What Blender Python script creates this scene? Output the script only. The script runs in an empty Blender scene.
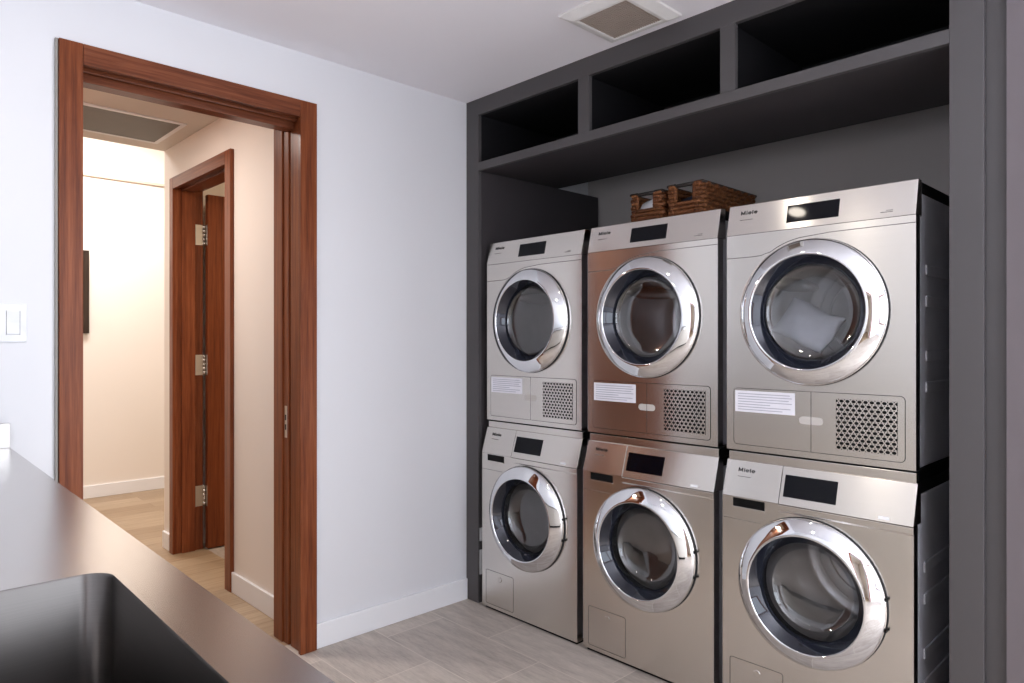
import bpy, bmesh, math, random
from mathutils import Vector, Matrix
random.seed(7)
S = bpy.context.scene
COL = S.collection
PI = math.pi

# ------------------------------------------------------------------ materials
def srgb(r, g, b):
    f = lambda c: (c/255/12.92) if c <= 10 else ((c/255+.055)/1.055)**2.4
    return (f(r), f(g), f(b), 1)

class NT:
    def __init__(s, name):
        s.m = bpy.data.materials.new(name); s.m.use_nodes = True
        s.t = s.m.node_tree; s.t.nodes.clear()
        s.out = s.n('ShaderNodeOutputMaterial')
    def n(s, k, **kw):
        d = s.t.nodes.new(k)
        for a, v in kw.items(): setattr(d, a, v)
        return d
    def l(s, a, b): s.t.links.new(a, b)
    def coords(s, scale=(1, 1, 1), kind='Object', loc=(0, 0, 0)):
        tc = s.n('ShaderNodeTexCoord'); mp = s.n('ShaderNodeMapping')
        mp.inputs['Scale'].default_value = scale; mp.inputs['Location'].default_value = loc
        s.l(tc.outputs[kind], mp.inputs['Vector']); return mp.outputs['Vector']
    def noise(s, vec, scale, detail=3, rough=.55):
        d = s.n('ShaderNodeTexNoise'); d.inputs['Scale'].default_value = scale
        d.inputs['Detail'].default_value = detail; d.inputs['Roughness'].default_value = rough
        if vec: s.l(vec, d.inputs['Vector'])
        return d.outputs['Fac']
    def ramp(s, fac, stops):
        r = s.n('ShaderNodeValToRGB'); e = r.color_ramp.elements
        while len(e) < len(stops): e.new(.5)
        for i, (p, c) in enumerate(stops): e[i].position = p; e[i].color = c
        s.l(fac, r.inputs['Fac']); return r.outputs['Color']
    def bsdf(s, col, rough, metal=0, spec=.5, **kw):
        b = s.n('ShaderNodeBsdfPrincipled')
        if isinstance(col, tuple): b.inputs['Base Color'].default_value = col
        else: s.l(col, b.inputs['Base Color'])
        if isinstance(rough, (int, float)): b.inputs['Roughness'].default_value = rough
        else: s.l(rough, b.inputs['Roughness'])
        b.inputs['Metallic'].default_value = metal
        b.inputs['Specular IOR Level'].default_value = spec
        for k, v in kw.items(): b.inputs[k.replace('_', ' ')].default_value = v
        s.l(b.outputs[0], s.out.inputs['Surface']); return b
    def bump(s, b, h, strength=.2, dist=.002):
        d = s.n('ShaderNodeBump'); d.inputs['Strength'].default_value = strength
        d.inputs['Distance'].default_value = dist
        s.l(h, d.inputs['Height']); s.l(d.outputs[0], b.inputs['Normal'])

def paint(name, col, rough=.6, spec=.3):
    t = NT(name)
    n = t.noise(t.coords(kind='Object'), 1.3, 2)
    c2 = tuple(x*.97 for x in col[:3])+(1,)
    b = t.bsdf(t.ramp(n, [(.3, c2), (.7, col)]), rough, 0, spec)
    t.bump(b, t.noise(t.coords(), 260, 2), .05, .0006)
    return t.m

def plain(name, col, rough=.4, metal=0, spec=.5, **kw):
    t = NT(name)
    n = t.noise(t.coords(), 14, 2)
    c2 = tuple(x*.93 for x in col[:3])+(1,)
    t.bsdf(t.ramp(n, [(.35, c2), (.65, col)]), rough, metal, spec, **kw)
    return t.m

def wood(name, grain, dark, mid, light, rough=.28, k=1., spec=.2):
    """grain: axis index along which the grain runs"""
    t = NT(name)
    sc = [34*k, 34*k, 34*k]; sc[grain] = 1.1*k
    v = t.coords(tuple(sc))
    n1 = t.noise(v, 1.6, 5, .62)
    sc2 = [150, 150, 150]; sc2[grain] = 5
    n2 = t.noise(t.coords(tuple(sc2)), 1.5, 3, .6)
    mx = t.n('ShaderNodeMix', data_type='FLOAT'); mx.inputs[0].default_value = .38
    t.l(n1, mx.inputs[2]); t.l(n2, mx.inputs[3])
    c = t.ramp(mx.outputs[0], [(.32, dark), (.5, mid), (.68, light)])
    b = t.bsdf(c, rough, 0, spec)
    t.bump(b, n2, .08, .0006)
    return t.m

def brushed(name, col, rough, tangent, aniso, brush_scale, var=.05, bstr=.0):
    t = NT(name)
    n = t.noise(t.coords(brush_scale), 1., 3, .6)
    lo = tuple(x*(1-var) for x in col[:3])+(1,); hi = tuple(min(1, x*(1+var)) for x in col[:3])+(1,)
    b = t.bsdf(t.ramp(n, [(.3, lo), (.7, hi)]), rough, 1, .5, Anisotropic=aniso)
    c = t.n('ShaderNodeCombineXYZ')
    for i in range(3): c.inputs[i].default_value = tangent[i]
    t.l(c.outputs[0], b.inputs['Tangent'])
    if bstr: t.bump(b, n, bstr, .0003)
    return t.m

M = {}
M['greige'] = paint('greige_wall_paint', srgb(108, 101, 104), .6, .2)
M['wall'] = paint('white_wall_paint', srgb(228, 228, 231), .42, .35)
M['ceil'] = paint('ceiling_paint', srgb(244, 241, 245), .7)
M['hallwall'] = paint('hall_wall_paint', srgb(238, 229, 220), .6)
M['hallpanel'] = wood('hall_wood_panel', 2, srgb(84, 52, 38), srgb(112, 74, 56), srgb(130, 90, 70), .4)
M['hallceil'] = paint('hall_ceiling_paint', srgb(214, 204, 192), .7)
M['rail'] = paint('beige_picture_rail', srgb(206, 190, 172), .5)
M['base'] = paint('white_trim_paint', srgb(240, 240, 242), .4, .4)
M['char'] = paint('charcoal_lacquer', srgb(80, 77, 78), .45, .35)
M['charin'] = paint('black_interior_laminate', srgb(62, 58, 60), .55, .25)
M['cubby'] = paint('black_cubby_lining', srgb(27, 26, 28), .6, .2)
M['nichewall'] = paint('grey_niche_paint', srgb(196, 190, 186), .65)
M['steel'] = brushed('brushed_stainless', (.735, .70, .655, 1), .22, (0, 0, 1), .85, (3, 3, 900), .035)
M['steelside'] = plain('grey_enamel_side', srgb(205, 205, 212), .3, .2)
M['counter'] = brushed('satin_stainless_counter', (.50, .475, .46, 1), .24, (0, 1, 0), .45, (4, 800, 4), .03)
M['basin'] = brushed('shade_dark_basin_steel', (.145, .132, .125, 1), .28, (0, 0, 1), .15, (4, 4, 700), .06)  # counter's steel made darker: the basin's dark reflections are in the colour
M['chrome'] = plain('polished_chrome', (.86, .87, .89, 1), .035, 1)
M['black'] = plain('black_plastic', srgb(12, 12, 13), .55, 0, .15)
M['rubber'] = plain('black_rubber', srgb(24, 24, 26), .7)
M['display'] = plain('glossy_black_display', srgb(8, 9, 16), .05, 0, .2)
M['bezel'] = plain('dark_glossy_door_bezel', srgb(34, 37, 48), .05, .25, .8)
M['drum'] = plain('drum_steel', (.62, .61, .60, 1), .32, 1)
M['paper'] = plain('white_paper', srgb(232, 232, 240), .6)
M['ink'] = plain('grey_print', srgb(165, 165, 180), .6)
M['logo'] = plain('black_print', srgb(18, 18, 18), .4)
M['greyprint'] = plain('grey_small_print', srgb(120, 116, 112), .5)
M['white'] = plain('white_plastic', srgb(236, 237, 240), .35)
M['hinge'] = plain('satin_nickel', (.62, .58, .53, 1), .3, 1)
M['casing'] = wood('sapele_vertical', 2, srgb(82, 39, 22), srgb(122, 64, 36), srgb(148, 86, 53))
M['casingh'] = wood('sapele_horizontal', 1, srgb(76, 38, 24), srgb(112, 61, 39), srgb(138, 82, 55))
M['casinghx'] = wood('sapele_horizontal_hall', 0, srgb(80, 42, 28), srgb(114, 64, 44), srgb(140, 86, 60))
M['leaf'] = wood('sapele_leaf', 2, srgb(84, 39, 18), srgb(116, 59, 30), srgb(134, 73, 40), .3)
M['casingside'] = plain('grey_casing_reveal', srgb(150, 146, 140), .6)
M['dark'] = plain('dark_shadow_gap', srgb(20, 18, 17), .8)
M['darkwood'] = wood('dark_frame_wood', 2, srgb(34, 25, 20), srgb(52, 40, 32), srgb(66, 52, 42))
M['picture'] = plain('dark_picture', srgb(28, 26, 27), .25)
M['grilledark'] = plain('grey_perforated_metal', srgb(126, 118, 106), .5, .2)
M['ventgrid'] = plain('beige_vent_grid', srgb(176, 162, 150), .5)
M['grip'] = plain('pale_grey_grip', srgb(196, 191, 186), .35)
M['vent'] = plain('white_vent_plastic', srgb(232, 229, 226), .4)
M['navy'] = plain('navy_cloth', srgb(32, 40, 62), .85)
M['towel'] = plain('white_cloth', srgb(228, 230, 236), .9)
M['reed'] = wood('woven_reed', 0, srgb(44, 24, 14), srgb(98, 58, 34), srgb(160, 108, 66), .6, 3.)
M['reeddark'] = plain('dark_handle_rod', srgb(30, 22, 18), .6)
M['bluecab'] = paint('pale_warm_lacquer', srgb(188, 180, 171), .4)

def tile_mat():
    t = NT('grey_stone_tile')
    v = t.coords((1, 1, 1), 'Object', (-.417+.305+.61*5, .23+.305*20, 0))
    br = t.n('ShaderNodeTexBrick'); t.l(v, br.inputs['Vector'])
    br.offset = .5; br.offset_frequency = 2; br.squash = 1
    br.inputs['Scale'].default_value = 1
    br.inputs['Brick Width'].default_value = .61; br.inputs['Row Height'].default_value = .305
    br.inputs['Mortar Size'].default_value = .0022; br.inputs['Mortar Smooth'].default_value = .2
    br.inputs['Color1'].default_value = (.42, .42, .42, 1); br.inputs['Color2'].default_value = (.62, .62, .62, 1)
    br.inputs['Mortar'].default_value = (.5, .5, .5, 1)
    n1 = t.noise(t.coords((1.4, 7, 1)), 3.2, 6, .68)
    n2 = t.noise(t.coords((4, 30, 1)), 5, 5, .7)
    a = t.n('ShaderNodeMix', data_type='FLOAT'); a.inputs[0].default_value = .4
    t.l(n1, a.inputs[2]); t.l(n2, a.inputs[3])
    b2 = t.n('ShaderNodeMath', operation='ADD'); t.l(a.outputs[0], b2.inputs[0])
    sb = t.n('ShaderNodeMath', operation='MULTIPLY_ADD'); t.l(br.outputs['Color'], sb.inputs[0])
    sb.inputs[1].default_value = .55; sb.inputs[2].default_value = -.28
    t.l(sb.outputs[0], b2.inputs[1])
    c = t.ramp(b2.outputs[0], [(.28, srgb(146, 136, 128)), (.52, srgb(186, 175, 165)), (.78, srgb(214, 203, 192))])
    mx = t.n('ShaderNodeMix', data_type='RGBA'); t.l(br.outputs['Fac'], mx.inputs[0])
    t.l(c, mx.inputs[6]); mx.inputs[7].default_value = srgb(208, 197, 186)
    t.bsdf(mx.outputs[2], .45, 0, .35)
    return t.m
M['tile'] = tile_mat()

def oak_mat():
    t = NT('oak_floorboards')
    tc = t.n('ShaderNodeTexCoord'); mp = t.n('ShaderNodeMapping'); mp.inputs['Rotation'].default_value = (0, 0, PI/2)
    mp.inputs['Location'].default_value = (9.3, 9.1, 0)
    t.l(tc.outputs['Object'], mp.inputs['Vector'])
    br = t.n('ShaderNodeTexBrick'); t.l(mp.outputs[0], br.inputs['Vector'])
    br.offset = .37; br.inputs['Scale'].default_value = 1
    br.inputs['Brick Width'].default_value = 1.4; br.inputs['Row Height'].default_value = .15
    br.inputs['Mortar Size'].default_value = .0012
    br.inputs['Color1'].default_value = srgb(186, 164, 138); br.inputs['Color2'].default_value = srgb(162, 138, 112)
    br.inputs['Mortar'].default_value = srgb(120, 88, 60)
    n = t.noise(t.coords((30, 2, 1)), 2, 5, .6)
    mx = t.n('ShaderNodeMix', data_type='RGBA', blend_type='MULTIPLY'); mx.inputs[0].default_value = .7
    t.l(br.outputs['Color'], mx.inputs[6])
    t.l(t.ramp(n, [(.3, srgb(205, 198, 190)), (.7, srgb(255, 255, 255))]), mx.inputs[7])
    t.bsdf(mx.outputs[2], .4, 0, .35)
    return t.m
M['oak'] = oak_mat()

def glass_mat(name, tint, refl_rough=.015):
    t = NT(name)
    lw = t.n('ShaderNodeLayerWeight'); lw.inputs['Blend'].default_value = .5
    pw = t.n('ShaderNodeMath', operation='POWER'); t.l(lw.outputs['Facing'], pw.inputs[0]); pw.inputs[1].default_value = 4.5
    fr = t.n('ShaderNodeMath', operation='MULTIPLY_ADD'); t.l(pw.outputs[0], fr.inputs[0]); fr.inputs[1].default_value = .9; fr.inputs[2].default_value = .115
    tr = t.n('ShaderNodeBsdfTransparent'); tr.inputs['Color'].default_value = tint
    gl = t.n('ShaderNodeBsdfGlossy'); gl.inputs['Roughness'].default_value = refl_rough
    gl.inputs['Color'].default_value = (1, 1, 1, 1)
    mx = t.n('ShaderNodeMixShader'); t.l(fr.outputs[0], mx.inputs[0]); t.l(tr.outputs[0], mx.inputs[1]); t.l(gl.outputs[0], mx.inputs[2])
    t.l(mx.outputs[0], t.out.inputs['Surface'])
    return t.m
M['glass'] = glass_mat('tinted_door_glass', (.74, .75, .78, 1))

def emit(name, col, st):
    t = NT(name); e = t.n('ShaderNodeEmission'); e.inputs[0].default_value = col; e.inputs[1].default_value = st
    t.l(e.outputs[0], t.out.inputs['Surface']); return t.m
M['lamp'] = emit('lit_lamp', (1, .93, .84, 1), 30)

# ------------------------------------------------------------------ geometry helpers
class G:
    def __init__(s): s.bm = bmesh.new(); s.mats = []
    def mi(s, m):
        if m not in s.mats: s.mats.append(m)
        return s.mats.index(m)
    def poly(s, pts, m, smooth=False):
        f = s.bm.faces.new([s.bm.verts.new(p) for p in pts]); f.material_index = s.mi(m); f.smooth = smooth; return f
    def box(s, a, b, m, bev=0, seg=2):
        a, b = [min(x, y) for x, y in zip(a, b)], [max(x, y) for x, y in zip(a, b)]
        r = bmesh.ops.create_cube(s.bm, size=1)
        for v in r['verts']:
            v.co = Vector([a[i]+(v.co[i]+.5)*(b[i]-a[i]) for i in range(3)])
        fs = set(f for v in r['verts'] for f in v.link_faces)
        for f in fs: f.material_index = s.mi(m)
        if bev:
            es = list(set(e for f in fs for e in f.edges))
            q = bmesh.ops.bevel(s.bm, geom=es, offset=bev, segments=seg, affect='EDGES', profile=.5)
            for f in q['faces']: f.material_index = s.mi(m)
        return s
    def prism(s, prof, axis, a, b, m, bev=0):
        """prof: 2D points in the two axes other than `axis` (ordered), extruded a..b along axis"""
        ax = [i for i in range(3) if i != axis]
        def P(q, t):
            v = [0, 0, 0]; v[ax[0]] = q[0]; v[ax[1]] = q[1]; v[axis] = t; return v
        A = [s.bm.verts.new(P(q, a)) for q in prof]; B = [s.bm.verts.new(P(q, b)) for q in prof]
        fs = [s.bm.faces.new(A), s.bm.faces.new(B[::-1])]
        for i in range(len(prof)):
            j = (i+1) % len(prof); fs.append(s.bm.faces.new([A[j], A[i], B[i], B[j]]))
        for f in fs: f.material_index = s.mi(m)
        bmesh.ops.recalc_face_normals(s.bm, faces=fs)
        if bev:
            es = list(set(e for f in fs for e in f.edges))
            q = bmesh.ops.bevel(s.bm, geom=es, offset=bev, segments=2, affect='EDGES', profile=.5)
            for f in q['faces']: f.material_index = s.mi(m)
        return s
    def lathe(s, prof, c, m, seg=64, smooth=True, close=False):
        """prof: list of (r, y) revolved about the Y axis through c"""
        rings = []
        for r, y in prof:
            if r < 1e-6: rings.append([s.bm.verts.new((c[0], c[1]+y, c[2]))]); continue
            rings.append([s.bm.verts.new((c[0]+r*math.cos(2*PI*k/seg), c[1]+y, c[2]+r*math.sin(2*PI*k/seg))) for k in range(seg)])
        pairs = list(zip(rings, rings[1:]))
        if close: pairs.append((rings[-1], rings[0]))
        for A, B in pairs:
            for k in range(seg):
                j = (k+1) % seg
                if len(A) == 1: vs = [A[0], B[j], B[k]]
                elif len(B) == 1: vs = [A[k], A[j], B[0]]
                else: vs = [A[k], A[j], B[j], B[k]]
                f = s.bm.faces.new(vs); f.material_index = s.mi(m); f.smooth = smooth
        return s
    def tube(s, pts, r, m, seg=8, closed=False, smooth=True):
        pts = [Vector(p) for p in pts]; n = len(pts); rings = []
        for i, p in enumerate(pts):
            a = pts[(i-1) % n] if (closed or i > 0) else p
            b = pts[(i+1) % n] if (closed or i < n-1) else p
            d = (b-a).normalized(); up = Vector((0, 0, 1)) if abs(d.z) < .9 else Vector((1, 0, 0))
            u = d.cross(up).normalized(); w = u.cross(d)
            rr = r[i] if isinstance(r, list) else r
            rings.append([s.bm.verts.new(p+(u*math.cos(2*PI*k/seg)+w*math.sin(2*PI*k/seg))*rr) for k in range(seg)])
        for i in range(n if closed else n-1):
            A, B = rings[i], rings[(i+1) % n]
            for k in range(seg):
                j = (k+1) % seg
                f = s.bm.faces.new([A[k], A[j], B[j], B[k]]); f.material_index = s.mi(m); f.smooth = smooth
        if not closed:
            for R in (rings[0][::-1], rings[-1]):
                f = s.bm.faces.new(R); f.material_index = s.mi(m)
        return s
    def plate_hole(s, x0, z0, x1, z1, cx, cz, r, y0, y1, m, n=72):
        ang = sorted(set([2*PI*k/n for k in range(n)] + [math.atan2(z-cz, x-cx) % (2*PI) for x in (x0, x1) for z in (z0, z1)]))
        def outer(a):
            c, d = math.cos(a), math.sin(a); t = 1e9
            if c > 1e-9: t = min(t, (x1-cx)/c)
            if c < -1e-9: t = min(t, (x0-cx)/c)
            if d > 1e-9: t = min(t, (z1-cz)/d)
            if d < -1e-9: t = min(t, (z0-cz)/d)
            return cx+c*t, cz+d*t
        L = []
        for a in ang:
            ox, oz = outer(a); ix, iz = cx+r*math.cos(a), cz+r*math.sin(a)
            L.append([s.bm.verts.new(p) for p in ((ox, y0, oz), (ix, y0, iz), (ix, y1, iz), (ox, y1, oz))])
        fs = []
        for i in range(len(L)):
            A, B = L[i], L[(i+1) % len(L)]
            for k in range(4):
                q = (k+1) % 4; f = s.bm.faces.new([A[k], A[q], B[q], B[k]]); f.material_index = s.mi(m); fs.append(f)
        bmesh.ops.recalc_face_normals(s.bm, faces=fs)
        return s
    def done(s, name, parent=None, recalc=True, loc=(0, 0, 0)):
        if recalc: bmesh.ops.recalc_face_normals(s.bm, faces=s.bm.faces)
        me = bpy.data.meshes.new(name); s.bm.to_mesh(me); s.bm.free()
        for m in s.mats: me.materials.append(m)
        o = bpy.data.objects.new(name, me); COL.objects.link(o); o.location = loc
        if parent: o.parent = parent
        return o

def thing(name, label, cat, loc=(0, 0, 0), group=None):
    o = bpy.data.objects.new(name, None); COL.objects.link(o); o.location = loc; o.empty_display_size = .05
    o['label'] = label; o['category'] = cat
    if group: o['group'] = group
    return o
def tag(o, label, cat, group=None):
    o['label'] = label; o['category'] = cat
    if group: o['group'] = group
    return o
def struct(o): o['kind'] = 'structure'; return o
def sempty(name, loc=(0, 0, 0)):
    o = bpy.data.objects.new(name, None); COL.objects.link(o); o.location = loc; o.empty_display_size = .05
    return struct(o)

H = 2.438           # ceiling height
WT = .22            # thickness of the door wall
XR, YB = 4.4, -2.46   # right wall, back wall

# ------------------------------------------------------------------ the setting
struct(G().box((-.11, YB, -.1), (XR, 1.0, 0), M['tile']).done('floor'))
struct(G().box((-4.0, -2.6, -.1), (-.11, -.62, 0), M['oak']).box((-4.0, -.62, -.1), (-1.95, 2.2, 0), M['oak']).done('floor'))
struct(G().box((-1.95, -.62, -.1), (-.22, 1.2, 0), M['tile']).done('floor'))
struct(G().box((-.22, YB-.1, H), (XR, 1.1, H+.1), M['ceil']).done('ceiling'))
struct(G().box((-1.95, -2.6, H), (-.22, -.67, H+.1), M['hallceil']).box((-1.95, -1.85, H+.1), (-1.9, -.79, 3.1), M['hallwall']).done('ceiling'))
struct(G().box((-4.0, -2.6, 3.1), (-1.93, 2.2, 3.2), M['hallwall']).done('ceiling'))
struct(G().box((-1.95, -.67, H), (-.22, 1.2, H+.1), M['hallwall']).done('ceiling'))
DY0, DY1, DZ = -1.645, -.872, 2.165       # main door opening
struct(G().box((-WT, YB-.1, 0), (0, DY0-.02, H), M['wall']).box((-WT, DY1+.02, 0), (0, 1.0, H), M['wall'])
       .box((-WT, DY0-.02, DZ+.04), (0, DY1+.02, H), M['wall']).done('wall_left'))
BX0, BX1 = 2.85, 3.65
struct(G().box((-WT, YB-.12, 0), (BX0, YB, H), M['wall']).box((BX1, YB-.12, 0), (XR+.1, YB, H), M['wall']).box((BX0, YB-.12, 2.165), (BX1, YB, H), M['wall'])
       .box((BX0-.6, YB-1.7, 0), (BX1+.6, YB-1.6, H), M['hallwall']).box((BX0-.6, YB-1.6, 0), (BX0-.5, YB-.12, H), M['hallwall'])
       .box((BX1+.5, YB-1.6, 0), (BX1+.6, YB-.12, H), M['hallwall']).box((BX0-.6, YB-1.7, H), (BX1+.6, YB-.1, H+.1), M['hallwall']).done('wall_back'))
struct(G().box((BX0-.6, YB-1.7, -.1), (BX1+.6, YB, 0), M['oak']).done('floor'))
struct(G().box((BX0-.075, YB, 0), (BX0, YB+.02, 2.238), M['casing'], .0015).box((BX1, YB, 0), (BX1+.075, YB+.02, 2.238), M['casing'], .0015)
       .box((BX0, YB, 2.165), (BX1, YB+.02, 2.238), M['casinghx'] , .0015).done('trim_4'))
struct(G().box((0, .93, 0), (2.3, 1.0, H), M['nichewall']).done('wall_niche'))
FX0, FX1, FZ0, FZ1 = 2.75, 4.2, .1, 2.3
struct(G().box((2.207, 0, 0), (FX0, .22, H), M['greige']).box((FX1, 0, 0), (XR, .22, H), M['greige']).box((FX0, 0, 0), (FX1, .22, FZ0), M['greige'])
       .box((FX0, 0, FZ1), (FX1, .22, H), M['greige']).box((2.207, .22, 0), (2.3, .93, H), M['greige']).done('wall_front'))
# right wall with a window
WY0, WY1, WZ0, WZ1 = -2.2, -.7, .75, 2.2
struct(G().box((XR, YB-.1, 0), (XR+.15, WY0, H), M['wall']).box((XR, WY1, 0), (XR+.15, .93, H), M['wall'])
       .box((XR, WY0, 0), (XR+.15, WY1, WZ0), M['wall']).box((XR, WY0, WZ1), (XR+.15, WY1, H), M['wall']).done('wall_right'))
w = sempty('window_1', (XR, (WY0+WY1)/2, WZ0))
fw = G()
for a, b in (((-.02, -.75-.06, -.06), (.02, -.75, 1.51)), ((-.02, .75, -.06), (.02, .81, 1.51)),
             ((-.02, -.75, -.06), (.02, .75, 0)), ((-.02, -.75, 1.45), (.02, .75, 1.51)), ((0, -.02, 0), (.03, .02, 1.45))):
    fw.box(a, b, M['casing'])
fw.done('window_frame', w)
w = sempty('window_2', ((FX0+FX1)/2, 0, FZ0))
fw = G(); hw = (FX1-FX0)/2; hh = FZ1-FZ0
for a, b in (((-hw-.05, -.02, -.05), (-hw, .02, hh+.05)), ((hw, -.02, -.05), (hw+.05, .02, hh+.05)), ((-hw, -.02, -.05), (hw, .02, 0)), ((-hw, -.02, hh), (hw, .02, hh+.05)), ((-.02, 0, 0), (.02, .03, hh))):
    fw.box(a, b, M['casing'])
fw.done('window_frame', w)
# baseboards
BH, BT = .102, .014
def baseboard(a, b, name): return struct(G().box(a, b, M['base'], .003).done(name))
baseboard((0, -.812, 0), (BT, -.001, BH), 'baseboard_left')
baseboard((2.207, -BT, 0), (XR, 0, BH), 'baseboard_front')
# hall
struct(G().box((-4.0, -2.7, 0), (-1.93, -2.6, 3.1), M['hallwall']).box((-1.93, -1.95, 0), (-.22, -1.85, H+.1), M['hallpanel']).box((-2.0, -2.6, 0), (-1.93, -1.85, 3.1), M['hallwall']).done('wall_hall_left'))
struct(G().box((-3.9, -2.6, 0), (-3.78, 2.2, 3.1), M['hallwall']).done('wall_hall_end'))
struct(G().box((-4.0, 2.2, 0), (-1.95, 2.3, 3.1), M['hallwall']).done('wall_hall_back'))
HY, HY2 = -.79, -.635
OX0, OX1, OZ = -1.737, -.952, 2.165        # second door opening
struct(G().box((-1.95, HY, 0), (OX0-.02, HY2, H+.1), M['hallwall']).box((OX1+.02, HY, 0), (-WT, HY2, H), M['hallwall'])
       .box((OX0-.02, HY, OZ+.04), (OX1+.02, HY2, H), M['hallwall']).box((-1.93, HY, H), (-1.9, HY2, 3.1), M['hallwall'])
       .box((-1.93, HY2, 0), (-1.86, 2.2, 3.1), M['hallwall']).done('wall_hall_right'))
struct(G().box((-1.86, 1.1, 0), (-.22, 1.2, H), M['hallwall']).done('wall_side_room'))
baseboard((-3.78, -2.6, 0), (-3.78+BT, 2.2, BH), 'baseboard_hall_end')
baseboard((-1.93-BT, HY-BT, 0), (-1.822, HY, BH), 'baseboard_hall_right')
baseboard((-.880, HY-BT, 0), (-WT, HY, BH), 'baseboard_hall_right')
struct(G().box((-3.78, -2.6, 2.597), (-3.76, 2.2, 2.62), M['rail'], .003).done('trim_3'))

# ------------------------------------------------------------------ main door frame (trim_1)
t1 = sempty('trim_1', (0, -1.26, 0))
def P1(g, name): o = g.done(name, t1); o.location = (0, 1.26, 0); return o
CT = .02
P1(G().prism([(.0, DY0-.068), (CT, DY0-.067), (CT, DY0), (.0, DY0)], 2, 0, 2.238, M['casing'], .0015), 'side_casing')
P1(G().prism([(.0, DY1+.062), (CT, DY1+.060), (CT, DY1-.012), (.0, DY1-.012)], 2, 0, 2.238, M['casing'], .0015), 'side_casing')
P1(G().box((0, DY0+.0005, 2.170), (CT, DY1-.0125, 2.238), M['casingh'], .0015), 'head_casing')
g = G().box((0, DY0-.0765, 0), (CT-.008, DY0-.0685, 2.238), M['casingside'], .001)
P1(g, 'casing_reveal')
# left jamb (hidden behind its casing), right jamb in three stepped strips with a pocket slot
P1(G().box((-WT, DY0-.02, 0), (0, DY0-.004, 2.2), M['casing']), 'side_jamb')
g = G().box((-.092, DY1, 0), (-.002, DY1+.02, 2.2), M['casing'], .0015)
g.box((-.148, DY1-.003, 0), (-.106, DY1+.02, 2.2), M['casing'], .0015)
g.box((-WT-.01, DY1-.010, 0), (-.152, DY1+.02, 2.2), M['casing'], .0015)
g.box((-.106, DY1+.012, 0), (-.092, DY1+.02, 2.2), M['dark'])
rj = P1(g, 'side_jamb')
g = G().box((-.138, DY1-.0045, .862), (-.118, DY1-.0025, .995), M['hinge'], .0008)
g.box((-.133, DY1-.0052, .895), (-.123, DY1-.0044, .918), M['dark']).box((-.133, DY1-.0052, .935), (-.123, DY1-.0044, .958), M['dark'])
sp = g.done('strike_plate', rj); sp['label'] = 'satin nickel strike plate'
g = G().box((-.03, DY0-.004, 2.178), (-.001, DY1, 2.2), M['casingh'], .0015)
g.box((-.045, DY0-.004, 2.164), (-.034, DY1, 2.2), M['casingh'], .003)
g.box((-.12, DY0-.004, 2.138), (-.058, DY1, 2.2), M['casingh'], .002)
g.box((-.058, DY0-.004, 2.19), (-.03, DY1, 2.2), M['dark'])
g.box((-WT-.01, DY0-.004, 2.188), (-.14, DY1, 2.2), M['casingh'], .002)
g.box((-.14, DY0-.004, 2.192), (-.12, DY1, 2.2), M['dark'])
P1(g, 'head_jamb')

# ------------------------------------------------------------------ second door frame (trim_2) and its open leaf (door_1)
t2 = sempty('trim_2', (-1.35, HY, 0))
def P2(g, name): o = g.done(name, t2); o.location = (1.35, -HY, 0); return o
P2(G().box((OX0-.057, HY-.02, 0), (OX0, HY, 2.238), M['casing'], .0015), 'side_casing')
P2(G().box((OX1, HY-.02, 0), (OX1+.072, HY, 2.238), M['casing'], .0015), 'side_casing')
P2(G().box((OX0+.0005, HY-.02, 2.170), (OX1-.0005, HY, 2.238), M['casinghx'], .0015), 'head_casing')
g = G().box((OX0-.02, HY, 0), (OX0, HY2, 2.2), M['casing'], .0015).box((OX0, HY+.03, 0), (OX0+.012, HY+.105, 2.165), M['casing'], .0015)
P2(g, 'side_jamb')
P2(G().box((OX1, HY, 0), (OX1+.02, HY2, 2.2), M['casing'], .0015), 'side_jamb')
P2(G().box((OX0, HY, 2.180), (OX1, HY2, 2.2), M['casinghx'], .0015).box((OX0, HY+.03, 2.165), (OX1, HY+.105, 2.18), M['casinghx'], .0015), 'head_jamb')
d1 = sempty('door_1', (OX0, HY2, 0))
LX0, LX1 = .004, .046
G().box((LX0, .012, .008), (LX1, .775, 2.157), M['leaf'], .0015).done('door_leaf', d1)
for z in (1.912, 1.122, .326):
    g = G().box((LX0-.0035, -.045, z-.062), (LX0-.0005, -.002, z+.062), M['hinge'], .0006)
    g.box((LX0, .0105, z-.062), (LX1-.006, .0122, z+.062), M['hinge'], .0005)
    for k in range(5):
        g.tube([(LX0+.004, .004, z-.062+k*.0248+.0008), (LX0+.004, .004, z-.062+(k+1)*.0248-.0008)], .0065, M['hinge'], 10)
    for dz in (-.04, 0, .04):
        g.lathe([(0, 0), (.004, .0)], (0, 0, 0), M['dark'], 6) if False else None
    h = g.done('hinge', d1); h['label'] = 'satin nickel butt hinge'

# ------------------------------------------------------------------ hall fittings
gr = thing('ceiling_grille', 'grey return air grille with a white rim in the hall ceiling', 'vent', (-1.535, -1.3, H))
g = G()
x0, x1, y0, y1 = -.25, .25, -.42, .42
for a, b in (((x0, y0, -.008), (x0+.024, y1, 0)), ((x1-.024, y0, -.008), (x1, y1, 0)), ((x0+.024, y0, -.008), (x1-.024, y0+.024, 0)), ((x0+.024, y1-.024, -.008), (x1-.024, y1, 0))):
    g.box(a, b, M['vent'], .001)
g.done('grille_frame', gr)
g = G().box((x0+.024, y0+.024, -.002), (x1-.024, y1-.024, -.0005), M['grilledark'])
nb = 60
for k in range(nb):
    xx = x0+.024+(k+.5)*(x1-x0-.048)/nb
    g.box((xx-.0025, y0+.024, -.006), (xx+.0025, y1-.024, -.002), M['grilledark'])
g.done('louvre', gr)

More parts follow.
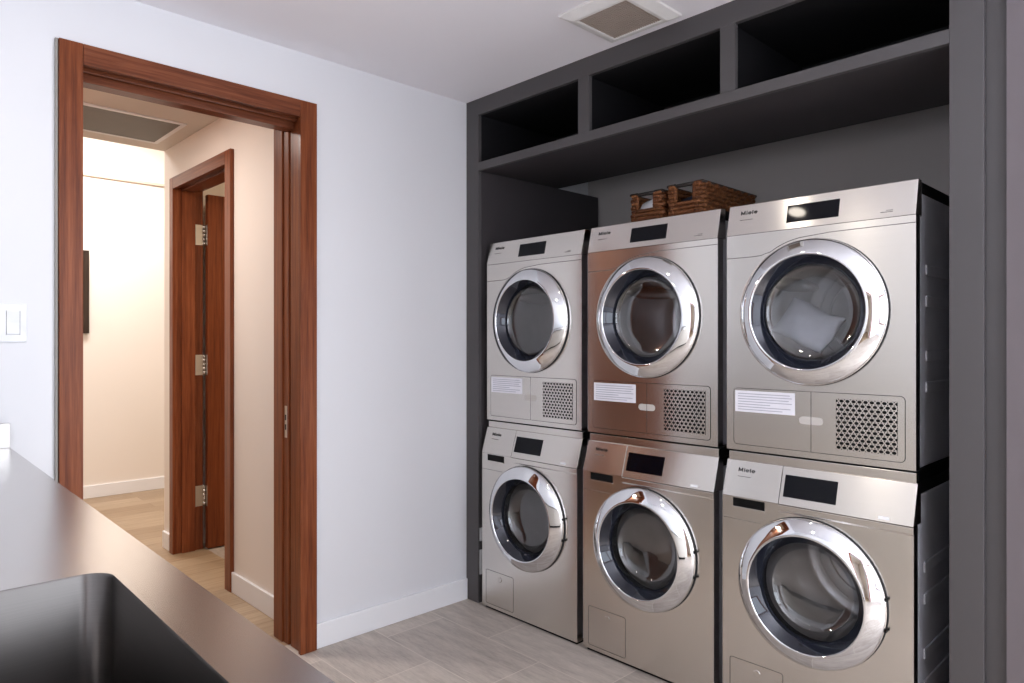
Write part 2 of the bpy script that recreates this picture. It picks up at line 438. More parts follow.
pf = thing('picture_frame', 'dark wooden picture frame hanging on the bright far hall wall', 'picture', (-3.78, -1.05, 1.33))
g = G()
for a, b in (((0, -.25, 0), (.035, -.205, .665)), ((0, .205, 0), (.035, .25, .665)), ((0, -.205, 0), (.035, .205, .045)), ((0, -.205, .62), (.035, .205, .665))):
    g.box(a, b, M['darkwood'], .002)
g.done('frame', pf)
G().box((.002, -.204, .046), (.012, .204, .619), M['picture']).done('picture', pf)

sw = thing('wall_switch', 'white rocker light switch on the wall left of the wooden doorway', 'light switch', (0, -1.831, 1.322))
G().box((0, -.036, -.0595), (.006, .036, .0595), M['white'], .002).done('switch_plate', sw)
g = G().prism([(.006, -.036), (.0095, -.034), (.0075, .0), (.006, .0)], 1, -.0165, .0165, M['white'])
g.prism([(.006, .002), (.0075, .002), (.0095, .036), (.006, .036)], 1, -.0165, .0165, M['white'])
o = g.done('rocker', sw)
g = G()
for s in (-1, 1): g.box((.0055, s*.0175-.0006, -.038), (.0064, s*.0175+.0006, .038), M['greyprint'])
g.done('rocker_surround', sw)

# ------------------------------------------------------------------ bathroom-style ceiling fan vent
vt = thing('ceiling_fan_vent', 'square white extractor fan grille in the ceiling above the dryers', 'vent', (1.095, -.2, H))
g = G()
o_, i_, dz = .156, .108, .024
O = [(-o_, -o_), (o_, -o_), (o_, o_), (-o_, o_)]
for z0, r0, z1, r1 in ((0, o_, -.008, o_), (-.008, o_, -dz, i_+.012), (-dz, i_+.012, -dz, i_), (-dz, i_, -.012, i_-.003)):
    for k in range(4):
        a, b = O[k], O[(k+1) % 4]; q0, q1 = r0/o_, r1/o_
        g.poly([(a[0]*q0, a[1]*q0, z0), (b[0]*q0, b[1]*q0, z0), (b[0]*q1, b[1]*q1, z1), (a[0]*q1, a[1]*q1, z1)], M['vent'])
g.done('vent_cover', vt)
g = G().box((-i_, -i_, -.012), (i_, i_, -.009), M['grilledark'])
for k in range(23):
    q = -i_+(k+.5)*2*i_/23
    g.box((q-.0018, -i_, -.0205), (q+.0018, i_, -.012), M['ventgrid'])
    g.box((-i_, q-.0018, -.019), (i_, q+.0018, -.0125), M['ventgrid'])
o = g.done('grille', vt)

# ------------------------------------------------------------------ built-in cabinet around the machines
cab = thing('laundry_cabinet', 'charcoal built-in surround with three open cubbies above the stacked machines', 'cabinet', (1.1, 0, 0))
def PC(g, name): o = g.done(name, cab); o.location = (-1.1, 0, 0); return o
SL, SR0, SR1 = .091, 2.075, 2.157
ZR0, ZR1, ZT = 2.090, 2.130, 2.360
CD = .57
b_ = .0012
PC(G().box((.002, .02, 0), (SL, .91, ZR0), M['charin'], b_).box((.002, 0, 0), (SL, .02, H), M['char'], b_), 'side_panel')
PC(G().box((SR0, .02, 0), (SR1-.002, .91, ZR0), M['char'], b_).box((SR0, 0, 0), (SR1, .02, H), M['char'], .002), 'side_panel')
PC(G().box((SR1, .018, 0), (2.207, .035, H), M['char']), 'filler_strip')
PC(G().box((SL, 0, ZT), (SR0, .02, H), M['char'], b_), 'top_rail')
PC(G().box((SL, 0, ZR0), (SR0, .02, ZR1), M['char'], b_), 'shelf_rail')
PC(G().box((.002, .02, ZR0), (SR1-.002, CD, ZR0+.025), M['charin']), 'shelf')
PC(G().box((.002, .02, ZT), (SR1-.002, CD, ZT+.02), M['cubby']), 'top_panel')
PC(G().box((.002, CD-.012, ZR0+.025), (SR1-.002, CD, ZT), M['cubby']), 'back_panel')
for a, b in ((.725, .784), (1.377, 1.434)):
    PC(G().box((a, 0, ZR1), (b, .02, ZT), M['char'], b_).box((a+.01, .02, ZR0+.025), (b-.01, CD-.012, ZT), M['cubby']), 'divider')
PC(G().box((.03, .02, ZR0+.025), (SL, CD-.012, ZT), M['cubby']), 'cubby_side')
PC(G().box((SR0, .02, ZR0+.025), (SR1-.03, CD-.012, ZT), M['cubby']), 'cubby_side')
for i, (z0, z1) in enumerate(((.300, .362), (.138, .256))):  # white bits of unknown kind, built as thin flat pieces
    g = G().box((SL, .008, z0), (SL+.006, .06, z1), M['white'], .001)
    for q in (.3, .7): g.box((SL+.006, .03, z0+(z1-z0)*q-.003), (SL+.0068, .036, z0+(z1-z0)*q+.003), M['greyprint'])
    tag(g.done('white_piece'), ['small white piece above a taller one on the left charcoal panel',
                                 'lower tall white piece near the floor on the left charcoal panel'][i], 'plate', 'white pieces beside the left washer')

# ------------------------------------------------------------------ machines
MW = .596
def logo_mesh():
    """five bold letters built from flat strokes, lying in local XY, facing +Z"""
    g = G(); m = M['logo']; h, w = .0125, .0027; xh = .0092
    def bar(a, b, ww=w):
        a, b = Vector((*a, 0)), Vector((*b, 0)); d = (b-a).normalized(); n = Vector((-d.y, d.x, 0))*ww/2
        up = Vector((0, 0, .0005))
        q = [a+n, b+n, b-n, a-n]
        for z in (Vector(), up): g.poly([p+z for p in q], m)
        for k in range(4): g.poly([q[k], q[(k+1) % 4], q[(k+1) % 4]+up, q[k]+up], m)
    def e(x):
        rx, ry = .0050, xh/2-w*.35; c = (x+rx, xh/2)
        pts = [(c[0]+rx*math.cos(t), c[1]+ry*math.sin(t)) for t in [math.radians(v) for v in range(0, 316, 21)]]
        for a, b in zip(pts, pts[1:]): bar(a, b, w*.86)
        bar((c[0]-rx, c[1]), (c[0]+rx+w*.3, c[1]), w*.7)
    bar((.0014, 0), (.0014, h)); bar((.0136, 0), (.0136, h)); bar((.002, h-.001), (.0075, .0018), w*.95); bar((.013, h-.001), (.0075, .0018), w*.95)
    bar((.0200, 0), (.0200, xh)); bar((.0200, h-.0022), (.0200, h+.0002), w*1.1)
    e(.0250); bar((.0397, 0), (.0397, h)); e(.0448)
    o = g.done('t'); me = o.data; bpy.data.objects.remove(o); return me
LOGO = logo_mesh()

def rrect(x0, z0, x1, z1, r, n=5):
    pts = []
    for cx, cz, a0 in ((x1-r, z1-r, 0), (x0+r, z1-r, PI/2), (x0+r, z0+r, PI), (x1-r, z0+r, 1.5*PI)):
        for k in range(n+1):
            a = a0+k*PI/2/n; pts.append((cx+r*math.cos(a), cz+r*math.sin(a)))
    return pts

def ring_strip(g, pts, y, w, m, closed=True, th=.0006):
    """thin raised line of width w following pts (x,z) on plane y"""
    n = len(pts); P = [Vector((p[0], p[1])) for p in pts]
    L, R = [], []
    for i in range(n):
        a = P[(i-1) % n] if closed or i > 0 else P[i]; b = P[(i+1) % n] if closed or i < n-1 else P[i]
        d = (b-a).normalized(); nn = Vector((-d.y, d.x))*w/2
        L.append(P[i]+nn); R.append(P[i]-nn)
    for i in range(n if closed else n-1):
        j = (i+1) % n
        g.poly([(L[i].x, y-th, L[i].y), (L[j].x, y-th, L[j].y), (R[j].x, y-th, R[j].y), (R[i].x, y-th, R[i].y)], m)
    return g

X0 = -MW/2
def body_shell(z0, z1, t, name='body'):
    g = G()
    # side panels with pressed horizontal ribs, top and back
    for s in (-1, 1):
        xo, xi = s*MW/2-s*.003, s*MW/2-s*.018
        g.box((xi, .022, z0), (xo-s*.004, .036, .735), M['black'])
        g.box((xi, .036, z0), (xo, .62, z1-.035), M['steelside'], .002)
        g.box((xi, .036, z1-.033), (xo-s*.001, .62, z1), M['black'], .001)
        for zc in (.2, .28, .42, .50):
            zz = z0+zc*(z1-z0)/.72
            a, b = .10, .54
            for k in (0,):
                g.box((xo-s*.002, a, zz-.016), (xo+s*.004, b, zz+.016), M['steelside'], .0038, 3)
    g.box((X0+.018, .036, z1-.02), (-X0-.018, .62, z1-.002), M['steelside'])
    g.box((X0+.018, .60, z0), (-X0-.018, .62, z1-.02), M['steelside'])
    g.box((X0+.018, .036, z0), (-X0-.018, .60, z0+.015), M['steelside'])
    return g.done(name, t)

def door(t, cx, cz, R, deep):
    prof = [(R-.004, .0), (R-.0005, -.006), (R, -.013), (R-.002, -.0185), (R-.008, -.0235), (R-.020, -.0315), (R-.034, -.0395), (R-.044, -.0445),
            (R-.0495, -.0465), (R-.0525, -.0455), (R-.0535, -.042)]
    d = G().lathe(prof, (cx, 0, cz), M['chrome'], 96).done('door', t); d['label'] = 'round chrome-rimmed door'
    G().lathe([(R+.0015, .001), (R+.0015, -.0045), (R-.006, -.0045)], (cx, 0, cz), M['rubber'], 72).done('door_gap_shade', d)  # black ring put in as the shadow between rim and front plate
    ri = R-.0535
    G().lathe([(ri+.0006, -.043), (ri-.002, -.040), (ri-.023, -.010), (ri-.0255, -.006), (ri-.0265, .004)], (cx, 0, cz), M['bezel'], 72).done('door_bezel', d)
    rb = ri-.0265
    if deep: bp = [(rb, .004), (rb-.005, .018), (rb-.014, .036), (rb-.03, .05), (rb-.06, .057), (rb-.1, .061), (0, .064)]
    else: bp = [(rb, .004), (rb-.004, .012), (rb-.018, .020), (rb-.05, .024), (rb-.09, .026), (0, .027)]
    G().lathe(bp, (cx, 0, cz), M['glass'], 64).done('door_glass', d)
    if deep:
        for dz in (-.05, .04):
            G().box((cx+R-.008, -.0155, cz+dz-.0045), (cx+R+.0004, -.004, cz+dz+.0045), M['black'], .001).done('door_hinge', d)
    # drum and opening seal
    g = G().lathe([(rb+.01, .012), (rb+.012, .05), (rb+.03, .06)], (cx, 0, cz), M['rubber'], 48)
    g.done('door_seal', t)
    g = G().lathe([(rb+.03, .06), (.235, .075), (.238, .09), (.238, .52), (.228, .535), (.12, .53), (.1, .515), (.04, .51), (.03, .50), (0, .498)], (cx, 0, cz), M['drum'], 56)
    for k in range(3):
        a = k*2*PI/3+.5
        c, s = math.cos(a), math.sin(a)
        pts = [(cx+c*.225, y, cz+s*.225) for y in (.11, .2, .3, .4, .5)]
        g.tube(pts, [.012, .024, .028, .024, .014], M['drum'], 10)
    for rr in (.06, .15, .19):
        g.lathe([(rr-.004, .53), (rr, .522), (rr+.004, .53)], (cx, 0, cz), M['drum'], 48)
    g.done('drum', t)
    return d

def label_lines(g, x0, z0, x1, z1, y):
    g.box((x0, y-.0006, z0), (x1, y, z1), M['paper'])
    n = 7; h = (z1-z0)
    for k in range(n):
        zz = z1-h*(.14+.74*k/(n-1)); L = (x1-x0)
        e = [.92, .95, .9, .95, .6, .93, .8][k]
        g.box((x0+L*.05, y-.0009, zz-.0012), (x0+L*e, y-.0006, zz+.0012), M['ink'])

# panel slope helper
def on_slope(x0, x1, ybot, zbot, ytop, ztop):
    return lambda t: (ybot+(ytop-ybot)*t, zbot+(ztop-zbot)*t)

def slope_plate(x0, x1, t0, t1, yb, zb, yt, zt, th, m, g=None, out=.0):
    """box lying on the sloped panel between parameters t0..t1, raised by th"""
    g = g or G()
    d = Vector((0, yt-yb, zt-zb)); n = Vector((0, -(zt-zb), (yt-yb))).normalized()
    A = Vector((0, yb, zb))+d*t0+n*out; B = Vector((0, yb, zb))+d*t1+n*out
    prof = [(A.y, A.z), (B.y, B.z), ((B+n*th).y, (B+n*th).z), ((A+n*th).y, (A+n*th).z)]
    g.prism(prof, 0, x0, x1, m); return g

def put_text(t, parent_name, x, z_t, yb, zb, yt, zt):
    o = bpy.data.objects.new(parent_name, LOGO); COL.objects.link(o); o.parent = t
    th = math.atan2(yt-yb, zt-zb)
    y = yb+(yt-yb)*z_t; z = zb+(zt-zb)*z_t
    o.rotation_euler = (PI/2-th, 0, 0); o.scale = (1.08, 1.08, 1)
    o.location = (x, y-.0006*math.cos(th), z+.0006*math.sin(th))
    return o

ZP0, ZP1 = .737, .857
def make_washer():
    t = thing('washing_machine', '', 'washing machine')
    body_shell(.02, .853, t)
    cx, cz, R = .297+X0, .475, .232
    g = G().plate_hole(X0, .014, -X0, ZP0-.001, cx, cz, R-.06, 0, .022, M['steel'], 72)
    g.box((X0, .022, .014), (X0+.004, .036, ZP0-.001), M['steel']).box((-X0-.004, .022, .014), (-X0, .036, ZP0-.001), M['steel'])
    # seam lines pressed into the sheet
    ring_strip(g, [(X0+.001, .661), (X0+.08, .661), (cx-.155, .661)], 0, .0014, M['greyprint'], False, .0003)
    g.prism([(0, ZP0-.001), (-.003, ZP0-.004), (-.003, ZP0-.020), (0, ZP0-.026)], 0, X0+.200, -X0, M['steel'])
    g.done('front_panel', t)
    yb, yt = 0.0, .036
    slope = [(yb-.003, ZP0), (yt-.002, ZP1-.002), (yt+.002, ZP1), (yt+.03, ZP1), (yt+.03, ZP0)]
    cp = G().prism(slope, 0, X0+.2005, -X0, M['steel'], .0012).done('control_panel', t)
    dr = G().prism(slope, 0, X0, X0+.1985, M['steel'], .0012).done('detergent_drawer', t)
    ypb = yb-.003
    dsp = slope_plate(X0+.212, X0+.378, .21, .79, ypb, ZP0, yt-.002, ZP1-.002, .0012, M['display']).done('display', t)
    dsp['label'] = 'black glass display'
    o = put_text(dr, 'logo', X0+.047, .70, ypb, ZP0, yt-.002, ZP1-.002)
    slope_plate(X0+.047, X0+.094, .56, .58, ypb, ZP0, yt-.002, ZP1-.002, .0004, M['greyprint']).done('small_print', dr)
    slope_plate(X0+.502, X0+.532, .06, .13, ypb, ZP0, yt-.002, ZP1-.002, .0004, M['white']).done('rating_mark', cp)
    # recessed grip below the drawer
    g = G().box((X0+.040, -.0012, .704), (X0+.152, .0005, .733), M['black'])
    g.box((X0+.040, -.0045, .7005), (X0+.152, .0, .705), M['steel'], .001)
    g.done('drawer_grip', t)
    door(t, cx, cz, R, True)
    fl = G()
    ring_strip(fl, rrect(X0+.028, .030, X0+.214, .188, .008), 0, .0016, M['logo'], True, .0004)
    f = fl.done('service_flap', t)
    nt = G().lathe([(.0, -.0008), (.008, -.0012), (.0115, -.002), (.0125, -.0006)], (X0+.125, 0, .158), M['steel'], 20).done('finger_notch', f)
    G().box((X0+.012, .012, 0), (-X0-.012, .58, .02), M['black']).done('plinth', t)
    g = G().box((X0+.004, .0385, ZP1-.001), (-X0-.004, .058, .8845), M['steel'], .0015)
    g.box((X0+.01, .058, .853), (-X0-.01, .6, .883), M['black'])
    g.box((X0+.004, .045, .884), (-X0-.004, .60, .8895), M['black'])
    g.done('stacking_strip', t)
    return t

def make_dryer():
    t = thing('tumble_dryer', '', 'tumble dryer')
    Z1 = .8496
    body_shell(.004, Z1-.003, t)
    cx, cz, R = .292+X0, .469, .2345
    zb = .7415
    g = G().plate_hole(X0, .001, -X0, zb, cx, cz, R-.06, 0, .022, M['steel'], 72)
    g.box((X0, .022, .001), (X0+.004, .036, zb), M['steel']).box((-X0-.004, .022, .001), (-X0, .036, zb), M['steel'])
    pts = [(X0+.001, .6635), (X0+.10, .6635), (X0+.125, .665), (X0+.145, .671)]
    rr = R+.010
    for k in range(15):
        a = math.radians(123.5-k*2.3)
        pts.append((cx+rr*math.cos(a), cz+rr*math.sin(a)))
    pts += [(cx+.06, .7185), (-X0-.12, .7195), (-X0-.001, .7195)]
    ring_strip(g, pts, 0, .0024, M['greyprint'], False, .0004)
    g.done('front_panel', t)
    yb, yt = 0., .024
    slope = [(yb-.003, zb+.001), (yt-.002, Z1-.002), (yt+.002, Z1), (yt+.03, Z1), (yt+.03, zb+.001)]
    cp = G().prism(slope, 0, X0, -X0, M['steel'], .0012).done('control_panel', t)
    ypb = yb-.003; a = (ypb, zb+.001, yt-.002, Z1-.002)
    dsp = slope_plate(X0+.212, X0+.378, .21, .755, *a, .0012, M['display']).done('display', t); dsp['label'] = 'black glass display'
    put_text(cp, 'logo', X0+.046, .665, *a)
    slope_plate(X0+.045, X0+.091, .48, .50, *a, .0004, M['greyprint']).done('small_print', cp)
    g = slope_plate(X0+.500, X0+.534, .15, .17, *a, .0004, M['greyprint'])
    slope_plate(X0+.515, X0+.534, .20, .215, *a, .0004, M['greyprint'], g)
    g.done('rating_mark', cp)
    door(t, cx, cz, R, False)
    z0, z1 = .022, .2135
    # left flap and right flap with rounded outer corners
    def flap(x0, x1, name, rl):
        r = .012; pts = []
        for c, d, a0 in ((x1-(0 if rl else r), z1-(0 if rl else r), 0), (x0+(r if rl else 0), z1-(r if rl else 0), PI/2), (x0+(r if rl else 0), z0+(r if rl else 0), PI), (x1-(0 if rl else r), z0+(0 if rl else r), 1.5*PI)):
            sharp = (rl and a0 in (0, 1.5*PI)) or (not rl and a0 in (PI/2, PI))
            if sharp: pts.append((c, d))
            else:
                for k in range(5): pts.append((c+r*math.cos(a0+k*PI/8), d+r*math.sin(a0+k*PI/8)))
        g = G()
        g.prism([(p[0], p[1]) for p in pts], 1, -.0012, .0, M['steel'])
        ring_strip(g, pts, 0, .0036, M['logo'], True, .0007)
        return g.done(name, t)
    lf = flap(X0+.028, X0+.2935, 'filter_flap', True)
    rf = flap(X0+.2955, X0+.567, 'grille_flap', False)
    for p, sgn in ((lf, -1), (rf, 1)):
        g = G()
        xc = X0+.2945+sgn*.0215
        pr = []
        for k in range(13):
            aa = PI/2+k*PI/12
            pr.append((xc-sgn*0+(.013*math.cos(aa))*(-sgn)*-1*1 if False else xc+sgn*.004+sgn*-.013*math.cos(aa), .121+.0125*math.sin(aa)))
        pr += [(X0+.2945+sgn*.0015, .121-.0125), (X0+.2945+sgn*.0015, .121+.0125)]
        g.prism(pr, 1, -.0022, -.0012, M['grip'])
        g.done('finger_grip', p)['label'] = 'pale recessed finger grip'
    g = G()
    label_lines(g, X0+.033, .134, X0+.243, .2065, -.0012)
    g.done('sticker', lf)['label'] = 'white printed notice sticker'
    # perforated lattice: staggered cells with oval holes over a dark recess
    gx0, gx1, gz0, gz1 = X0+.372, X0+.548, .040, .197
    g = G().box((gx0, -.0016, gz0), (gx1, -.0013, gz1), M['black'])
    nx, nz = 10, 12
    cw, ch = (gx1-gx0)/nx, (gz1-gz0)/nz
    for j in range(nz):
        for i in range(nx+(j % 2)):
            c = gx0+(i+.5-(.5 if j % 2 else 0))*cw; zc = gz0+(j+.5)*ch
            N = 12; O_, I_ = [], []
            for k in range(N):
                a = 2*PI*k/N+PI/N
                ca, sa = math.cos(a), math.sin(a)
                s = min(.5*cw/abs(ca) if abs(ca) > 1e-6 else 9, .5*ch/abs(sa) if abs(sa) > 1e-6 else 9)
                ox = min(max(c+ca*s, gx0), gx1)
                O_.append((ox, -.0030, zc+sa*s))
                I_.append((min(max(c+ca*cw*.36, gx0), gx1), -.0030, zc+sa*ch*.37))
            for k in range(N):
                q = (k+1) % N
                try: g.poly([O_[k], O_[q], I_[q], I_[k]], M['steel'])
                except Exception: pass
    gl = g.done('grille', rf); gl['label'] = 'perforated air grille'
    return t

LW = [.1367+i*(MW+.0334)+MW/2 for i in range(3)]
LU = [.1276+i*(MW+.0351)+MW/2 for i in range(3)]
def kids(o): return [c for c in bpy.data.objects if c.parent == o]
def dup(t):
    r = t.copy(); COL.objects.link(r)
    for c in kids(t):
        q = c.copy(); COL.objects.link(q); q.parent = r
        for e in kids(c):
            k = e.copy(); COL.objects.link(k); k.parent = q
    return r
wash = make_washer(); dry = make_dryer()
ws = [wash, dup(wash), dup(wash)]; ds = [dry, dup(dry), dup(dry)]
pos = ['left', 'middle', 'right']
WL = ['stainless front-loading washer on the floor at bottom left, next to the white wall',
      'stainless front-loading washer on the floor, the middle one of the bottom row',
      'stainless front-loading washer on the floor at bottom right, nearest the camera']
DL = ['stainless tumble dryer stacked on the bottom left washer, with nothing on top of it',
      'stainless tumble dryer in the middle of the top row, under the woven baskets',
      'stainless tumble dryer at top right with white cloth behind its glass door']
for i in range(3):
    ws[i].location = (LW[i], -.0148, 0); ws[i]['label'] = WL[i]; ws[i]['group'] = 'washers in the bottom row'
    ds[i].location = (LU[i], .0244, .8895); ds[i]['label'] = DL[i]; ds[i]['group'] = 'dryers in the top row'

# crumpled white cloth in the right dryer
def cloth(name, sx, sy, sz, fold, mat):
    g = G(); nx, ny = 22, 14; rows = []
    rnd = random.Random(hash(name) % 99 if False else len(name))
    ph = [rnd.uniform(0, 6) for _ in range(6)]
    def P(u, v, top):
        x = (u-.5)*sx; y = (v-.5)*sy
        e = max(abs(u-.5), abs(v-.5))*2
        z = sz*(1-.55*e**6)*(1 if top else 0)
        z += (fold*math.sin(u*7+v*3+ph[0])+fold*.6*math.sin(v*9-u*4+ph[1]))*(1 if top else .15)
        return (x+fold*.5*math.sin(v*8+ph[2]), y+fold*.5*math.sin(u*8+ph[3]), max(z, 0))
    T = [[g.bm.verts.new(P(i/nx, j/ny, 1)) for j in range(ny+1)] for i in range(nx+1)]
    B = [[g.bm.verts.new(P(i/nx, j/ny, 0)) for j in range(ny+1)] for i in range(nx+1)]
    k = g.mi(mat)
    def F(vs): f = g.bm.faces.new(vs); f.smooth = True; f.material_index = k
    for i in range(nx):
        for j in range(ny):
            F([T[i][j], T[i+1][j], T[i+1][j+1], T[i][j+1]]); F([B[i][j], B[i][j+1], B[i+1][j+1], B[i+1][j]])
    for i in range(nx):
        F([T[i][0], B[i][0], B[i+1][0], T[i+1][0]]); F([T[i+1][ny], B[i+1][ny], B[i][ny], T[i][ny]])
    for j in range(ny):
        F([T[0][j+1], B[0][j+1], B[0][j], T[0][j]]); F([T[nx][j], B[nx][j], B[nx][j+1], T[nx][j+1]])
    return g.done(name)
c = cloth('cloth', .20, .14, .03, .006, M['towel'])
c.rotation_euler = (math.radians(62), math.radians(24), math.radians(-8)); c.location = (LU[2]-.090, .205, .8895+.428)
tag(c, 'folded white cloth seen through the glass door of the top right dryer', 'cloth')

# ------------------------------------------------------------------ woven baskets
def basket(x0, x1, y0, y1, z0, h, label):
    t = thing('wicker_basket', label, 'basket', ((x0+x1)/2, (y0+y1)/2, z0), 'wicker baskets on top of the middle dryer')
    hx, hy = (x1-x0)/2, (y1-y0)/2
    rnd = random.Random(int(x0*1000))
    rows = 8; rh = h/rows; rr = rh*.56
    def path(z, inset, notch):
        pts = []
        def seg(a, b, n):
            for k in range(n): pts.append((a[0]+(b[0]-a[0])*k/n, a[1]+(b[1]-a[1])*k/n))
        r = .02; A = hx-inset; B = hy-inset
        corners = [(-A, -B), (A, -B), (A, B), (-A, B)]
        return A, B
    g = G()
    nw = .042
    for k in range(rows):
        z = rr+k*rh
        notch = 3 <= k <= rows-2 if True else False
        A, B = hx-rr-rnd.uniform(0, .002), hy-rr-rnd.uniform(0, .002)
        loop = []
        def seg(a, b, n):
            for q in range(n):
                u = q/n; loop.append([a[0]+(b[0]-a[0])*u, a[1]+(b[1]-a[1])*u])
        c = .014
        seg((nw, -B), (A-c, -B), 8); seg((A-c, -B), (A, -B+c), 3); seg((A, -B+c), (A, B-c), 34); seg((A, B-c), (A-c, B), 3)
        seg((A-c, B), (-A+c, B), 16); seg((-A+c, B), (-A, B-c), 3); seg((-A, B-c), (-A, -B+c), 34); seg((-A, -B+c), (-A+c, -B), 3)
        seg((-A+c, -B), (-nw, -B), 8); loop.append([-nw, -B])
        P, R = [], []
        for i, q in enumerate(loop):
            w = math.sin(i*1.25+k*PI)*.0022+rnd.uniform(-.0014, .0014)
            P.append((q[0]*(1+w/A*.8), q[1]*(1+w/B*.8), z+rnd.uniform(-.0016, .0016))); R.append(rr*(1+.22*math.sin(i*1.25+k*PI+1)+rnd.uniform(-.1, .1)))
        if k >= 4: g.tube(P, R, M['reed'], 7)
        else:
            n = 8
            for q in range(1, n):
                u = -nw+0+q*2*nw/n; P.append((u, -B+rnd.uniform(-.002, .002), z)); R.append(rr*(1+rnd.uniform(-.15, .2)))
            g.tube(P, R, M['reed'], 7, closed=True)
    # uprights at the notch and base
    for s in (-1, 1):
        g.tube([(s*nw, -hy+rr, 4*rh), (s*nw, -hy+rr, h-rr*.4)], rr*.9, M['reed'], 8)
    g.box((-hx+rr, -hy+rr, .001), (hx-rr, hy-rr, .006), M['reed'])
    g.done('basket_body', t)
    g = G().tube([(-nw-.012, -hy+rr, h-.004), (0, -hy+rr, h-.0035), (nw+.012, -hy+rr, h-.004)], .0075, M['reeddark'], 10)
    g.done('handle_rod', t)
    g = G()
    A, B = hx-rr, hy-rr
    pts = [(-nw, -B, h), (-A, -B, h), (-A, B, h), (A, B, h), (A, -B, h), (nw, -B, h)]
    g.tube(pts, .006, M['reeddark'], 8)
    g.done('rim', t)
    return t
zd = .8895+.8496
basket(.884, 1.052, .13, .545, zd, .128, 'narrow brown wicker basket holding white linen, left one on the middle dryer')
basket(1.066, 1.238, .125, .56, zd, .134, 'brown wicker basket holding navy cloth, right one on the middle dryer')
for nm, x, mat, lab in (('linen', .968, M['towel'], 'folded white linen inside the left wicker basket'), ('linen', 1.152, M['navy'], 'folded navy cloth inside the right wicker basket')):
    o = cloth('folded_linen', .118, .36, .120 if mat is M['towel'] else .106, .004, mat)
    o.location = (x, .338, zd+.0065); tag(o, lab, 'linen')

# ------------------------------------------------------------------ steel sink counter
ct = thing('sink_counter', 'stainless steel counter with integral sink and short side splash in the foreground', 'counter', (0, -1.84, 0))
ct.rotation_euler = (0, 0, -.0118)
def PK(g, name): o = g.done(name, ct); o.location = (0, 1.84, 0); return o
CZ = .938; CF = -1.84; CE = 2.34; CL = .009; CB = YB+.036
SX0, SX1, SY0, SY1, SR = 1.508, 2.15, -2.34, -1.914, .035
def worktop():
    g = G()
    hole = rrect(SX0, SY0, SX1, SY1, SR, 8)
    cx, cy = (SX0+SX1)/2, (SY0+SY1)/2
    def outer(px, py):
        dx, dy = px-cx, py-cy; t = 1e9
        if dx > 1e-9: t = min(t, (CE-cx)/dx)
        if dx < -1e-9: t = min(t, (CL-cx)/dx)
        if dy > 1e-9: t = min(t, (CF-cy)/dy)
        if dy < -1e-9: t = min(t, (CB-cy)/dy)
        return cx+dx*t, cy+dy*t
    # corners of the worktop need their own spokes
    pts = [(p, outer(*p)) for p in hole]
    ring = []
    corners = [(CE, CF), (CL, CF), (CL, CB), (CE, CB)]
    def ang(p): return math.atan2(p[1]-cy, p[0]-cx) % (2*PI)
    n = len(pts)
    V = {}
    def vt(x, y, z):
        k = (round(x, 5), round(y, 5), round(z, 5))
        if k not in V: V[k] = g.bm.verts.new((x, y, z))
        return V[k]
    k = g.mi(M['counter'])
    for i in range(n):
        (h0, o0), (h1, o1) = pts[i], pts[(i+1) % n]
        vs = [vt(*h0, CZ), vt(*o0, CZ)]
        a0, a1 = ang(o0), ang(o1)
        if a1 < a0: a1 += 2*PI
        mids = []
        for c in corners:
            a = ang(c)
            for aa in (a, a+2*PI):
                if a0+1e-6 < aa < a1-1e-6: mids.append((aa, c))
        for _, c in sorted(mids): vs.append(vt(*c, CZ))
        vs += [vt(*o1, CZ), vt(*h1, CZ)]
        f = g.bm.faces.new(vs); f.material_index = k
    # front edge, end edge
    for (a, b) in (((CL, CF), (CE, CF)), ((CE, CF), (CE, CB))):
        g.poly([(*a, CZ), (*b, CZ), (*b, CZ-.04), (*a, CZ-.04)], M['counter'])
    g.poly([(CL, CF, CZ-.04), (CE, CF, CZ-.04), (CE, CF-.03, CZ-.04), (CL, CF-.03, CZ-.04)], M['counter'])
    return g
PK(worktop(), 'worktop')
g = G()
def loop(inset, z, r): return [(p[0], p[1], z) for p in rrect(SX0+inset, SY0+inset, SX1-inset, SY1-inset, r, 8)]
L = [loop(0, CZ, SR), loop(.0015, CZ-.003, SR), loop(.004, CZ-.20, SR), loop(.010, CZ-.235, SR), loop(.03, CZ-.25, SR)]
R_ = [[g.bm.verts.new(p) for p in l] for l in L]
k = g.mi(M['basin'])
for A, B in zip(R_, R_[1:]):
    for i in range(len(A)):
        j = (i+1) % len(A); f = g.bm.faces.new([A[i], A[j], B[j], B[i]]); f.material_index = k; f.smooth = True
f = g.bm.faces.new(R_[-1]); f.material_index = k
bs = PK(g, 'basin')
o = G().lathe([(0, -.0), (.03, .0), (.042, .003), (.045, .0)], (0, 0, 0), M['chrome'], 24).done('drain', bs)
o.rotation_euler = (PI/2, 0, 0); o.location = ((SX0+SX1)/2, (SY0+SY1)/2, CZ-.2485)
PK(G().box((CL, CB, CZ), (.021, CF, CZ+.076), M['counter'], .001), 'side_splash')
g = G().box((.022, CB+.001, .09), (CE-.02, CF-.05, CZ-.27), M['bluecab'])
g.box((.022, CF-.07, CZ-.27), (CE-.02, CF-.05, CZ-.04), M['bluecab'])
g.box((.022, CB+.05, 0), (CE-.05, CF-.10, .09), M['black'])
bc = PK(g, 'base_cabinet')
for k in range(4):
    a = .03+k*.572
    G().box((a, CF-.05, .10), (a+.565, CF-.03, CZ-.06), M['bluecab'], .002).done('cabinet_door', bc)

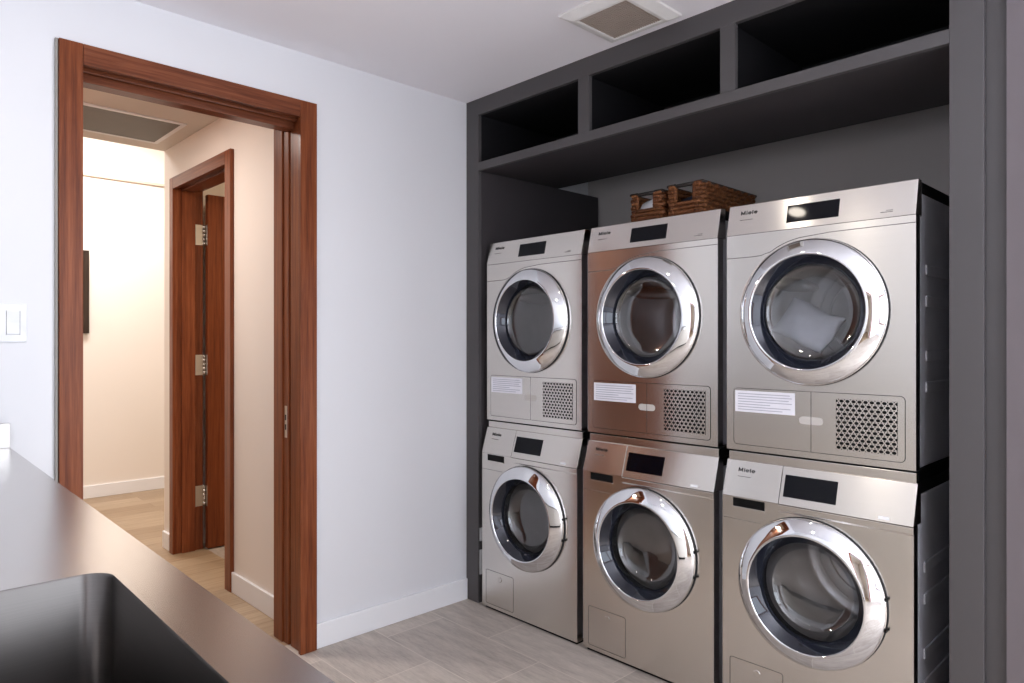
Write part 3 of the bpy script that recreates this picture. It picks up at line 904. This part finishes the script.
# ------------------------------------------------------------------ lights
def downlight(name, x, y, z, power, col, r=.042, label=None):
    t = thing(name, label, 'ceiling light', (x, y, z), None)
    g = G().lathe([(r+.012, .0), (r+.012, .004), (r, .005), (r-.002, .001)], (0, 0, 0), M['vent'], 32)
    o = g.done('trim_ring', t); o.rotation_euler = (-PI/2, 0, 0); o.location = (0, 0, 0)
    L = bpy.data.lights.new(name, 'AREA'); L.shape = 'DISK'; L.size = r*1.9; L.energy = power; L.color = col
    l = bpy.data.objects.new(name, L); COL.objects.link(l); l.location = (x, y, z-.007)
    return t
downlight('recessed_downlight', 1.10, -.94, H, .8, (1, .90, .78), label='recessed ceiling downlight mirrored in the top right dryer display')
downlight('recessed_downlight', 1.07, -1.96, H, 3.5, (1, .90, .78), label='recessed ceiling downlight above the steel sink counter')
def area(name, loc, rot, sx, sy, power, col, spread=PI):
    L = bpy.data.lights.new(name, 'AREA'); L.shape = 'RECTANGLE'; L.size = sx; L.size_y = sy; L.energy = power; L.color = col; L.spread = spread
    o = bpy.data.objects.new(name, L); COL.objects.link(o); o.location = loc; o.rotation_euler = rot; return o
area('window_daylight', (XR+.13, (WY0+WY1)/2, (WZ0+WZ1)/2), (0, PI/2, 0), WZ1-WZ0, WY1-WY0, 25, (.84, .91, 1))
area('window_daylight', ((FX0+FX1)/2, .13, (FZ0+FZ1)/2), (-PI/2, 0, 0), FX1-FX0, FZ1-FZ0, 155, (.86, .92, 1))
area('hall_lamp', (-1.0, -1.66, H-.01), (0, 0, 0), .3, .3, 19, (1, .92, .85))
area('hall_end_lamp', (-2.9, -.9, 3.06), (0, 0, 0), .5, .9, 54, (1, .97, .94))
area('side_room_lamp', (-.9, .3, H-.01), (0, 0, 0), .2, .2, 14, (1, .80, .55))

wd = bpy.data.worlds.new('world'); S.world = wd; wd.use_nodes = True
bg = wd.node_tree.nodes['Background']; bg.inputs[0].default_value = (.75, .85, 1, 1); bg.inputs[1].default_value = .6

# ------------------------------------------------------------------ camera
cam = bpy.data.cameras.new('camera'); cam.sensor_width = 36; cam.lens = 693.8*36/1024; cam.clip_start = .02
co = bpy.data.objects.new('camera', cam); COL.objects.link(co)
co.location = (2.6253, -2.2008, 1.2645); co.rotation_euler = (PI/2, 0, .80714)
S.camera = co
S.view_settings.view_transform = 'Standard'; S.view_settings.look = 'None'
S.view_settings.gamma = 1; S.view_settings.use_curve_mapping = False
S.view_settings.exposure = .14
S.cycles.max_bounces = 12; S.cycles.diffuse_bounces = 5; S.cycles.glossy_bounces = 6; S.cycles.transparent_max_bounces = 12
S.cycles.sample_clamp_indirect = 6
S.cycles.caustics_reflective = False; S.cycles.caustics_refractive = False
